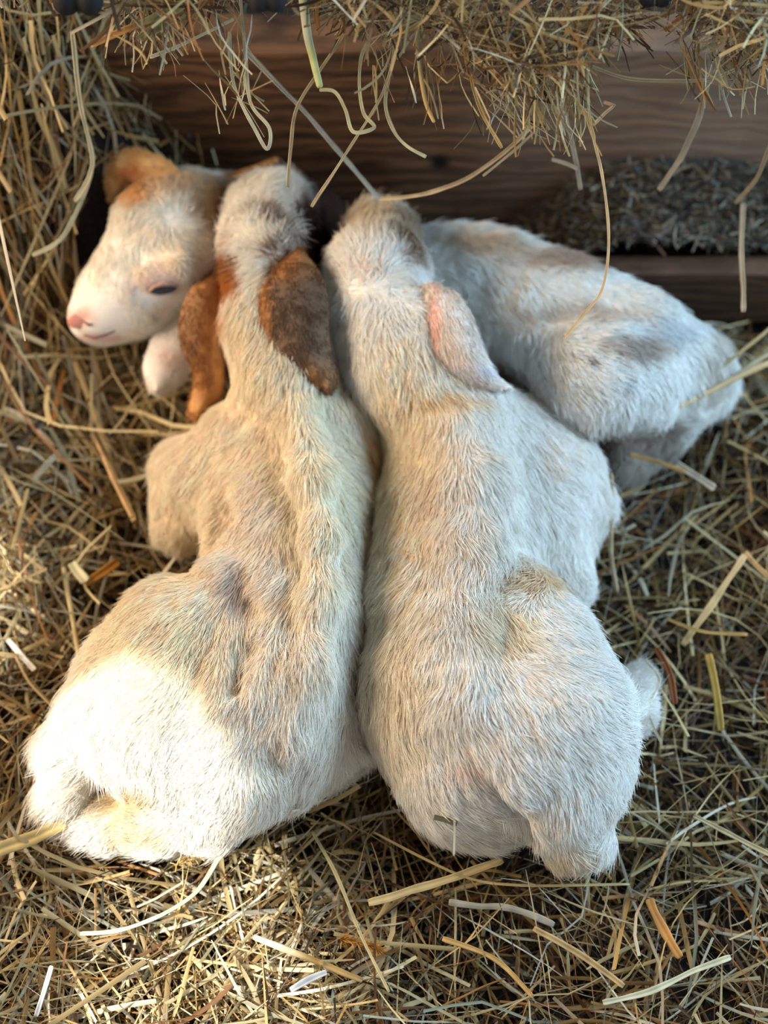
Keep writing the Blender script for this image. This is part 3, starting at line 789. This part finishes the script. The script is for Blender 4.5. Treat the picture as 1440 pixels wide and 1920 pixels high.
def ground_hay():
    r = np.random.default_rng(31); PT = []; WD = []; CO = []
    def layer(n, sampler, zoff, Lr, wr, weights, tilt=0.16, bend=0.25, kink=0.3, ang=None):
        x, y = sampler(n); a = r.random(n) * 2 * np.pi if ang is None else ang(x, y)
        z = hay_height(x, y) + r.uniform(zoff[0], zoff[1], n)
        e = 0.02
        gx = (hay_height(x + e, y) - hay_height(x - e, y)) / (2 * e); gy = (hay_height(x, y + e) - hay_height(x, y - e)) / (2 * e)
        d = np.c_[np.cos(a), np.sin(a), gx * np.cos(a) + gy * np.sin(a) + r.normal(0, tilt, n)]
        L = r.uniform(Lr[0], Lr[1], n) * (0.6 + 0.8 * r.random(n))
        p = straw_points(np.c_[x, y, z], norm(d), L, r, bend=bend, kink=kink)
        w = wr[0] + (wr[1] - wr[0]) * r.random(n) ** 1.8
        f = p.reshape(-1, 3)
        lowest = p[..., 2].min(1)
        ok = clear_of_goats(f, 0.006).reshape(n, -1).all(1) & (f[:, 1] < PLANK_Y - 0.005).reshape(n, -1).all(1) | ((hay_height(x, y) > 0.16) & clear_of_goats(f, 0.006).reshape(n, -1).all(1))
        qx, qy, qz = proj(f)
        ok &= ~(((((qx - 285) / 140) ** 2 + ((qy - 460) / 172) ** 2 < 1) & (qz < 1.60) & (hay_height(f[:, 0], f[:, 1]) > 0.05)).reshape(n, -1).any(1) & (z > 0.06))
        ok &= ~((f[:, 2] > hay_height(f[:, 0], f[:, 1]) + 0.07) & (f[:, 0] > -0.32)).reshape(n, -1).any(1)
        beam = ((f[:, 0] > bx0 - 0.01) & (f[:, 1] > 0.317)).reshape(n, -1).any(1)
        ok &= ~beam
        PT.append(p[ok]); WD.append(w[ok]); CO.append(pal(ok.sum(), r, weights))
    uni = lambda n: (r.uniform(-0.72, 0.72, n), r.uniform(-0.62, 0.62, n))
    def keep_off_bank(n):
        x, y = uni(n); k = (hay_height(x, y) < 0.07) | (r.random(n) < 0.3)
        return np.where(k, x, -x), y
    layer(9000, keep_off_bank, (-0.052, -0.026), (0.05, 0.13), (0.001, 0.005), W_DARK)  # lower layers coloured darker, painting the shade down in the hay
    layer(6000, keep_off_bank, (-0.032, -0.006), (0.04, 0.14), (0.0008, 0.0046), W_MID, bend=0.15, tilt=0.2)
    layer(3600, keep_off_bank, (-0.012, 0.012), (0.04, 0.17), (0.0008, 0.0055), W_GOLD, tilt=0.26, bend=0.15)
    layer(2100, keep_off_bank, (-0.002, 0.022), (0.05, 0.18), (0.0008, 0.0042), W_PALE, tilt=0.28, bend=0.35)
    lft = lambda n: (r.uniform(-0.75, -0.12, n), r.uniform(0.10, 0.72, n))
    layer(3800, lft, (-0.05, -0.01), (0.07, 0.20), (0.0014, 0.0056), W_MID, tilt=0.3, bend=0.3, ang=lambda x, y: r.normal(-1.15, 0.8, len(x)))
    layer(2000, lft, (-0.01, 0.04), (0.10, 0.28), (0.0018, 0.0062), W_PALE, tilt=0.4, bend=0.35, kink=.5, ang=lambda x, y: r.normal(-1.15, 0.7, len(x)))
    ll = lambda n: (r.uniform(-0.62, -0.30, n), r.uniform(-0.3, 0.12, n))
    layer(700, ll, (-0.004, 0.02), (0.05, 0.15), (0.0012, 0.0055), W_PALE, tilt=0.25, bend=0.5)
    bl = lambda n: (r.uniform(-0.5, 0.0, n), r.uniform(-0.56, -0.28, n))
    layer(1500, bl, (-0.012, 0.016), (0.04, 0.15), (0.0012, 0.0055), W_PALE, tilt=0.26)  # extra pale straws paint the sunlit corner brighter
    hay_object('hay_bedding', np.concatenate(PT), np.concatenate(WD), np.concatenate(CO), r, 'tangled golden hay bedding spread under and around the goat kids')
ground_hay()

def debris_hay():
    r = np.random.default_rng(33); n = 4200
    x = r.uniform(bx0 - 0.08, 0.75, n); y = r.uniform(0.345, PLANK_Y - 0.01, n); a = r.random(n) * 2 * np.pi
    z = debris_h(x, y) + r.uniform(-0.002, 0.010, n)
    d = norm(np.c_[np.cos(a), np.sin(a) * 0.8, r.normal(0, 0.35, n)]); L = r.uniform(0.006, 0.03, n)
    p = straw_points(np.c_[x, y, z], d, L, r, K=4)
    p[..., 1] = np.minimum(p[..., 1], PLANK_Y - 0.004)
    ok = clear_of_goats(p.reshape(-1, 3), 0.008).reshape(n, -1).all(1)
    PL = [lin(c) for c in [(112, 102, 86), (80, 72, 58), (50, 44, 36), (144, 134, 112), (92, 74, 44)]]
    col = np.array(PL)[r.choice(5, ok.sum(), p=[.3, .3, .25, .07, .08])]
    hay_object('straw_debris', p[ok], (0.0008 + 0.0022 * r.random(n))[ok], col, r, 'dark crumbled straw debris heaped on the ledge against the plank', 'debris')
    n = 2500; x = r.uniform(-0.7, 0.75, n); y = r.uniform(PLANK_Y + 0.05, 0.95, n); a = r.random(n) * 2 * np.pi
    d = norm(np.c_[np.cos(a), np.sin(a), r.normal(0, 0.3, n)]); L = r.uniform(0.01, 0.04, n)
    p = straw_points(np.c_[x, y, 0.285 + r.uniform(-.01, .01, n)], d, L, r, K=4)
    hay_object('chaff', p, 0.0008 + 0.0022 * r.random(n), np.array(PL)[r.choice(5, n, p=[.25, .3, .3, .05, .10])], r, 'dark chaff lying on the ground behind the plank', 'debris')
debris_hay()

# hay that hangs from the feeding rack overhead; the rack rail itself is just above the picture
def hanging_hay():
    r = np.random.default_rng(35); PT = []; WD = []; CO = []
    xs = np.array([-100, 150, 190, 330, 420, 470, 560, 640, 740, 830, 900, 980, 1060, 1110, 1180, 1250, 1330, 1400, 1560])
    ys = np.array([5, 10, 55, 65, 20, 5, 0, 40, 70, 75, 110, 175, 140, 90, 70, 5, 60, 105, 150])
    n = 4600
    x = r.uniform(-100, 1560, n); lim = np.interp(x, xs, ys)
    y = lim - 25 - np.abs(r.normal(0, 1, n)) * 85
    dep = r.uniform(1.20, 1.34, n)
    den = np.interp(x, [-100, 130, 170, 380, 440, 540, 600, 1190, 1240, 1300, 1560], [.35, .2, .5, .4, .25, .2, .8, 1, .35, .9, 1])
    k = (r.random(n) < den) & (np.hypot(x - 143, y) > 70) & (np.hypot(x - 502, y) > 62) & (np.hypot(x - 1228, y) > 50); x, y, dep = x[k], y[k], dep[k]; n = len(x)
    a = r.normal(0, 1.0, n) + np.where(r.random(n) < 0.4, np.pi / 2, 0.5)
    d = norm(RGT * np.cos(a)[:, None] + UPV * np.sin(a)[:, None] + FWD * r.normal(0, .25, n)[:, None])
    L = r.uniform(0.03, 0.10, n)
    PT.append(straw_points(PD(x, y, dep), d, L, r, bend=0.3)); WD.append(0.0007 + 0.0030 * r.random(n) ** 2.0); CO.append(pal(n, r, [7, 10, 11, 10, 9, 5, 6, 10, 5, 5, 14, 3]))
    # drooping strands below the mass
    for (x0, x1, y0, y1, m) in ((940, 1110, 110, 240, 150), (400, 470, 60, 200, 26), (700, 830, 80, 190, 30), (1280, 1440, 90, 170, 60), (860, 960, 90, 230, 24), (250, 340, 40, 90, 30)):
        x = r.uniform(x0, x1, m); y = r.uniform(y0, y1, m); a = r.normal(np.pi / 2 + 0.25, 0.4, m)
        d = norm(RGT * np.cos(a)[:, None] + UPV * np.sin(a)[:, None] + FWD * r.normal(0, .15, m)[:, None])
        PT.append(straw_points(PD(x, y, r.uniform(1.24, 1.32, m)), d, r.uniform(0.03, 0.07, m), r, bend=0.3)); WD.append(0.0008 + 0.0016 * r.random(m)); CO.append(pal(m, r, W_PALE))
    hay_object('hanging_hay', np.concatenate(PT), np.concatenate(WD), np.concatenate(CO), r, 'fringe of tangled hay hanging down from above the plank', 'hay')
hanging_hay()

# ------------------------------------------------------------------ single straws one can point at
def smooth_path(q, m=6):
    q = np.asarray(q, float); out = []
    n = len(q)
    for i in range(n - 1):
        p0, p1, p2, p3 = q[max(i - 1, 0)], q[i], q[i + 1], q[min(i + 2, n - 1)]
        for f in np.linspace(0, 1, m, endpoint=False):
            out.append(0.5 * ((2 * p1) + (p2 - p0) * f + (2 * p0 - 5 * p1 + 4 * p2 - p3) * f * f + (3 * p1 - p0 - 3 * p2 + p3) * f ** 3))
    out.append(q[-1]); return np.array(out)

def stalk(pts, wpx, rgb, label, z=None, depth=None, taper=(1, 1), name='straw', tubey=False, rgb2=None, cat='straw', sharp=False):
    """one straw traced by picture points at a given height or distance; hollow-looking folded blade with real thickness"""
    q = []
    for i, p in enumerate(pts):
        f = i / (len(pts) - 1)
        if depth is not None:
            dd = depth if np.isscalar(depth) else depth[0] + (depth[1] - depth[0]) * f
            q.append(PD(p[0], p[1], dd))
        else:
            zz = z if np.isscalar(z) else z[0] + (z[1] - z[0]) * f
            q.append(P(p[0], p[1], zz))
    q = np.array(q)
    if sharp: q = np.concatenate([q[i] + (q[i + 1] - q[i]) * np.linspace(0, 1, 6, endpoint=False)[:, None] for i in range(len(q) - 1)] + [q[-1:]])
    else: q = smooth_path(q, 8)
    hs = np.random.default_rng(int(abs(pts[0][0] * 13 + pts[0][1] * 7)))
    q = q + vnoise(q + hs.random(3) * 9, 45) * wpx * 0.00005 + vnoise(q + hs.random(3) * 9, 14) * (0.0014 if depth is not None else 0.0004)
    dm = (q - CAM) @ FWD
    K = len(q); w = 0.84 * wpx * dm.mean() / FPX * np.linspace(taper[0], taper[1], K) * (1 if tubey else 1 + 0.22 * vnoise(q + hs.random(3) * 5, 60, 1)[:, 0])
    w[-1] *= 0.75; w[0] *= 0.8
    tg = norm(np.gradient(q, axis=0)); v = norm(CAM - q); s = norm(np.cross(tg, v)); nm = norm(np.cross(s, tg))
    nm *= np.sign((nm * v).sum(1))[:, None]
    m = 14; ang = np.linspace(0, 2 * np.pi, m, endpoint=False)
    flat = 0.85 if tubey else 0.28
    V = (q[:, None] + s[:, None] * (np.cos(ang)[None, :, None] * w[:, None, None] / 2) + nm[:, None] * (np.sin(ang)[None, :, None] * w[:, None, None] / 2 * flat)).reshape(-1, 3)
    if not tubey:
        V = V.reshape(K, m, 3); V[:, 3:5] -= nm[:, None] * (w * 0.18)[:, None, None]; V = V.reshape(-1, 3)
    F = [[i * m + j, i * m + (j + 1) % m, (i + 1) * m + (j + 1) % m, (i + 1) * m + j] for i in range(K - 1) for j in range(m)]
    F += [list(range(m))[::-1], [(K - 1) * m + j for j in range(m)]]
    c1 = lin(rgb); c2 = lin(rgb2) if rgb2 else c1
    f = np.repeat(np.linspace(0, 1, K), m)[:, None]; f = sstep(0.4, 0.6, f) if rgb2 else f
    rr = np.random.default_rng(int(pts[0][0] * 7 + pts[0][1]))
    stripe = (0.62 + 0.5 * rr.random(m)[None] + 0.22 * vnoise(np.repeat(q, m, 0), 120, 1).reshape(K, m)).reshape(-1, 1)
    col = (c1 * (1 - f) + c2 * f) * stripe
    o = mesh_obj(name, V, F, M_HAY, loc=q.mean(0), colors=np.clip(col, 0, .95))
    tag(o, label, cat, 'single straws')
    return o

PALE = (226, 214, 176); TAN = (212, 178, 120); GRN = (196, 198, 146); ORA = (204, 142, 76); GRY = (190, 184, 166); GOLD = (206, 170, 96)
# hanging in front of the plank
st = stalk([(562, -60), (575, 50), (590, 110), (601, 162)], 20, (222, 222, 186), 'thick pale green stem hanging down before the plank', depth=1.25, taper=(1.1, .72), name='hay_stem', tubey=True, rgb2=(206, 208, 140))
nd = stalk([(571, 50), (583, 48)], 5, (150, 120, 80), 'x', depth=1.243, name='stem_node', tubey=True)
stalk([(778, -20), (782, 90), (795, 180), (814, 230)], 13, (168, 164, 126), 'olive stem with a split tip pointing at the plank grain', depth=1.27, taper=(1, .6), name='hay_stem', tubey=True, rgb2=(206, 172, 112))
stalk([(1072, -20), (1055, 60), (1036, 112)], 14, (196, 194, 150), 'blunt greenish stem among the densest hanging hay', depth=1.26, name='hay_stem', tubey=True)
stalk([(1100, 120), (1106, 230), (1128, 320), (1141, 400), (1141, 480), (1128, 548), (1095, 592), (1060, 635)], 7, (222, 196, 152), 'longest hanging strand, its tip over the curled white kid', depth=(1.27, 1.33), taper=(.9, 1))
stalk([(660, -10), (645, 60), (598, 132), (556, 205), (545, 280), (541, 352)], 8, (206, 186, 144), 'strand hanging down onto the head of the brown-eared kid', depth=(1.27, 1.36))
stalk([(712, 372), (790, 364), (870, 336), (945, 288), (1000, 235)], 9, (196, 176, 142), 'strand bowed in a shallow curve below the plank knot', depth=(1.44, 1.34))
stalk([(455, 90), (540, 178), (600, 242), (660, 312), (712, 374)], 11, (188, 186, 172), 'broad grey strand slanting across the plank', depth=(1.36, 1.45))
stalk([(452, -10), (462, 100), (470, 190), (506, 240), (502, 280), (478, 240), (440, 160), (432, 60)], 8, (214, 206, 172), 'looped strand with a sharp lower bend', depth=1.28)
stalk([(690, 82), (678, 110), (674, 160), (682, 212), (702, 238), (664, 246), (648, 205), (628, 172), (600, 168)], 8, (214, 206, 162), 'strand curled into a hook near the green stem', depth=1.28)
stalk([(585, 386), (615, 338), (660, 270), (715, 180), (745, 90)], 7, (206, 190, 152), 'straight strand ending in a small fork above the kids', depth=(1.36, 1.27))
stalk([(800, 293), (762, 272), (736, 240), (722, 190), (736, 110), (745, 20)], 8, (200, 196, 158), 'strand whose tip sweeps sideways at the plank', depth=1.29)
stalk([(1108, 124), (1180, 146), (1260, 150), (1340, 144), (1420, 108)], 8, (210, 194, 156), 'long strand strung like a garland near the top', depth=1.29)
stalk([(1345, 30), (1330, 130), (1310, 220), (1275, 300), (1235, 358)], 13, (176, 166, 146), 'broad greyish blade hanging to the dark debris', depth=(1.29, 1.46))
stalk([(1055, 205), (1072, 265), (1088, 356)], 11, (184, 172, 150), 'short grey blade leaning on the plank', depth=(1.38, 1.44))
stalk([(1034, 300), (1060, 308), (1082, 318)], 8, (178, 166, 146), 'tiny side twig crossing the short grey blade', depth=1.425)
stalk([(1393, 380), (1390, 480), (1393, 585)], 12, (178, 162, 134), 'upright straw standing against the ledge', depth=(1.50, 1.42))
stalk([(1445, 262), (1415, 335), (1380, 380)], 9, (184, 164, 130), 'straw slanting down to the dark debris', depth=(1.40, 1.5))
stalk([(862, 30), (880, 130), (902, 205), (942, 278)], 8, (214, 184, 128), 'thin tan strand left of the densest hanging hay', depth=1.28)
stalk([(1048, 145), (1080, 190), (1114, 232)], 14, (226, 200, 134), 'broad yellow blade at the foot of the hanging hay', depth=1.28, taper=(.6, 1))
stalk([(885, 110), (905, 122), (930, 138)], 10, (222, 184, 122), 'short chopped yellow straw before the plank', depth=1.27)
stalk([(1110, 235), (1135, 210), (1152, 196), (1130, 190)], 8, (220, 176, 132), 'small folded pink-tan leaf', depth=1.29, sharp=True)
stalk([(1000, 250), (960, 285), (905, 330)], 6, (196, 170, 130), 'faint strand crossing the plank grain', depth=1.36)
lf = stalk([(170, 84), (230, 58), (290, 36), (350, 8)], 22, (224, 160, 88), 'broad leaf, orange with a green tip, hanging at the hay fringe', depth=1.25, taper=(.45, 1.2), name='dry_leaf', rgb2=(188, 180, 124), cat='leaf')
stalk([(258, 74), (300, 48), (345, 22)], 26, (180, 178, 128), 'torn green leaf beneath the orange leaf', depth=1.26, taper=(.7, 1), name='dry_leaf', cat='leaf')
stalk([(280, 108), (340, 84), (400, 56), (440, 36)], 7, (226, 216, 180), 'pale straw below the torn green leaf', depth=1.26)
stalk([(398, 345), (460, 322), (520, 298)], 15, (190, 122, 52), 'orange-brown straw lying on the dark plank foot', depth=(1.58, 1.60), taper=(.6, 1))
stalk([(135, 60), (150, 200), (172, 310), (140, 380)], 11, (212, 204, 168), 'bent pale straw above the kid with the pink nose', depth=(1.38, 1.47))
stalk([(60, 480), (120, 440), (172, 320)], 9, (206, 196, 158), 'pale straw pointing at the small orange ear', depth=1.47)
# on the bedding
stalk([(-40, 1608), (40, 1578), (122, 1544)], 30, (222, 196, 130), 'thickest flat straw touching the brown-eared kid', z=0.045, name='flat_straw')
stalk([(690, 1694), (780, 1668), (870, 1640), (942, 1612)], 17, (228, 204, 146), 'long broad yellow straw below the two kids', z=0.035, name='flat_straw')
stalk([(134, 1055), (150, 1078), (160, 1092)], 24, (214, 204, 160), 'pale half of a folded broad leaf', z=0.04, name='dry_leaf', cat='leaf')
stalk([(158, 1092), (190, 1074), (222, 1052)], 20, (184, 124, 44), 'amber half of a folded broad leaf', z=0.038, name='dry_leaf', cat='leaf')
stalk([(168, 795), (200, 870), (222, 920), (248, 972)], 10, (212, 172, 118), 'tan stem beside the folded foreleg', z=0.05, tubey=True)
stalk([(118, 1065), (136, 1160), (152, 1262)], 11, (206, 184, 130), 'straight straw beside the haunch of the brown-eared kid', z=0.04, tubey=True)
stalk([(64, 900), (92, 868), (122, 840)], 13, (196, 192, 168), 'short grey flat straw between folded foreleg and hay bank', z=0.05)
stalk([(210, 905), (245, 900), (284, 890)], 9, (212, 204, 168), 'pale straw touching the folded foreleg', z=0.05)
stalk([(14, 1198), (40, 1228), (66, 1256)], 12, (240, 236, 222), 'short bleached white straw lying in the sunlit strip of hay', z=0.04)
stalk([(120, 690), (105, 760), (100, 800)], 9, (200, 136, 66), 'orange straw below the pink nose', z=0.06)
stalk([(1255, 772), (1330, 735), (1400, 700), (1470, 668)], 15, (212, 178, 122), 'thickest tan straw leaning on the curled white kid', z=(0.11, 0.09), taper=(.5, 1))
stalk([(1170, 800), (1260, 760), (1350, 690), (1450, 610)], 8, (196, 176, 132), 'thin straw arching beside the curled white kid', z=(0.05, 0.13))
stalk([(1290, 790), (1350, 735), (1400, 690), (1460, 655)], 11, (206, 198, 166), 'pale straw crossing beneath the thick tan straw', z=(0.06, 0.11))
stalk([(1145, 888), (1148, 960), (1146, 1040), (1156, 1112)], 10, (190, 166, 130), 'upright straw beside the shoulder of the white kid', z=(0.09, 0.03), tubey=True)
stalk([(1180, 852), (1240, 868), (1290, 886)], 9, (202, 160, 100), 'tan twig lying on the grey hind leg', z=0.05)
stalk([(1268, 868), (1300, 890), (1340, 915)], 16, (204, 196, 176), 'broad grey straw in the hay', z=0.05)
stalk([(1280, 1210), (1330, 1140), (1395, 1040)], 15, (214, 184, 132), 'long tan straw propped at a slant', z=(0.03, 0.06))
stalk([(1396, 1036), (1420, 1062), (1460, 1096)], 13, (216, 180, 126), 'tan straw meeting the propped straw at a peak', z=0.055)
stalk([(1250, 1160), (1320, 1185), (1402, 1190)], 7, (210, 170, 100), 'golden straw lying flat', z=0.045)
stalk([(1328, 1225), (1342, 1290), (1352, 1370)], 17, (204, 170, 84), 'golden frayed stalk standing out of the hay right of the hock', z=0.04, name='flat_straw')
stalk([(1230, 1215), (1255, 1262), (1265, 1320)], 14, (158, 92, 48), 'rust-brown curled leaf beside the hock of the white kid', z=0.045, name='dry_leaf', cat='leaf')
stalk([(1210, 1240), (1235, 1275), (1215, 1330), (1240, 1395)], 5, (222, 210, 174), 'thin pale straw over the hock', z=0.06)
stalk([(1300, 1530), (1370, 1565), (1450, 1606)], 12, (214, 196, 150), 'straight pale straw lying low in the hay, right of the white kid tail', z=0.04)
stalk([(1218, 1685), (1240, 1740), (1275, 1795)], 21, (202, 150, 84), 'broad orange stalk below the tail of the white kid', z=0.035, name='flat_straw')
stalk([(840, 1692), (900, 1700), (960, 1704), (1040, 1735)], 15, (178, 172, 152), 'grey twisted leaf under the broad yellow straw', z=0.03, name='dry_leaf', cat='leaf')
stalk([(1000, 1740), (1090, 1790), (1170, 1850)], 14, (204, 176, 126), 'tan straw slanting beneath the grey leaf', z=0.03)
stalk([(476, 1756), (560, 1790), (680, 1838)], 14, (226, 212, 172), 'pale straw across the edge of the sunny patch', z=0.04, rgb2=(198, 164, 104))
stalk([(545, 1856), (580, 1836), (612, 1822)], 14, (238, 236, 230), 'short white straw at the edge of the sunny patch', z=0.05)
stalk([(68, 1905), (82, 1860), (96, 1812)], 11, (226, 226, 220), 'silvery straw standing in the hay corner', z=(.03, .06))
stalk([(585, 1560), (630, 1640), (680, 1760), (730, 1860)], 8, (214, 196, 144), 'long straw running down from between the two kids', z=0.04)
stalk([(420, 1590), (360, 1680), (240, 1740), (150, 1750)], 9, (230, 220, 180), 'bowed straw in the sunny patch', z=0.04)
stalk([(830, 1760), (930, 1800), (1000, 1870)], 12, (206, 168, 104), 'tan straw crossing under the pale curved one', z=0.035)
stalk([(700, 1560), (860, 1640), (980, 1660), (1180, 1658)], 6, (196, 176, 126), 'long bowed straw below the tail of the white kid', z=0.035)
stalk([(1130, 1880), (1220, 1858), (1300, 1820), (1370, 1795)], 14, (206, 202, 170), 'greenish flat blade lowest in the hay below the orange stalk', z=0.04)
# a sprig caught in the fur of the white kid
sp = B.hit(836, 1538)
def on_fur(px, py, lift=0.012):
    p = B.hit(px, py); return p if p is None else p + norm(CAM - p) * lift
pz = on_fur(836, 1538)
stalk([(813, 1533), (836, 1538), (857, 1545)], 12, (112, 110, 88), 'grey-green chip of stalk caught in the rump fur', z=float(pz[2]), name='straw_chip')
stalk([(846, 1500), (852, 1550), (850, 1605)], 5, (176, 170, 150), 'thin twig beside the grey-green chip', z=float(pz[2]) + 0.004)
# stems' node belongs to its stem
m_ = nd.matrix_world.copy()
for k in ('label', 'category', 'group'):
    if k in nd: del nd[k]
delta = Vector(nd['_w']) - Vector(st['_w']); nd.parent = st; nd.location = delta

def seed_head(pts, z, label, rgb, n=150, seed=5):
    r = np.random.default_rng(seed); q = smooth_path([P(a, b, z) for a, b in pts]); t = r.uniform(0, len(q) - 1.01, n); i = t.astype(int)
    c = q[i] + (q[i + 1] - q[i]) * (t - i)[:, None]; tg = norm(q[-1] - q[0])
    d = norm(tg + r.normal(0, .5, (n, 3))); p = straw_points(c + d * 0.004, d, r.uniform(.006, .012, n), r, K=4)
    V, Q = ribbons(p, 0.0008 + .0006 * r.random(n), r); cc = np.repeat(lin(rgb) * (0.7 + .6 * r.random((n, 1))), 12, 0)
    o = mesh_obj('seed_head', V, Q, M_HAY, loc=q.mean(0), colors=np.clip(cc, 0, .9)); tag(o, label, 'seed head')
seed_head([(330, 1622), (385, 1600)], 0.03, 'fuzzy tan seed head just below the sunlit leg', (206, 176, 112))
seed_head([(634, 1758), (708, 1778)], 0.03, 'fuzzy orange seed head in the hay', (196, 136, 56), seed=6)

# ------------------------------------------------------------------ dark hooves showing at the top, standing on the rack rail
def hoof(px, py, depth, label, wpx, hair):
    c = PD(px, py, depth); s = depth / FPX
    b = Body(); b.prims = []
    h = 1.15
    for sgn in (-1, 1):
        a0 = c + RGT * sgn * wpx * .27 * s; a1 = a0 + UPV * wpx * .9 * s + FWD * 0.01
        b.prims.append((a0, a1, wpx * .30 * s, wpx * .30 * s, 0.005))
    lo, hi = b.bounds(); n = np.ceil((hi - lo) / 0.003).astype(int) + 1
    ax = [lo[i] + .003 * np.arange(n[i]) for i in range(3)]
    X = np.stack(np.meshgrid(*ax, indexing='ij'), -1)
    V, Q = surface_nets(b.sdf(X.reshape(-1, 3)).reshape(n), lo, .003)
    o = mesh_obj('hoof', V, Q, M_HOOF, loc=c); tag(o, label, 'hoof')
    return o
hoof(146, 4, 1.19, 'black hoof tip beside the orange leaf at the hay fringe', 84, None)
hoof(502, 6, 1.20, 'black hoof tip next to the thick pale green stem', 60, None)
hoof(1228, 0, 1.22, 'small black hoof tip beside the hanging garland strand', 50, None)
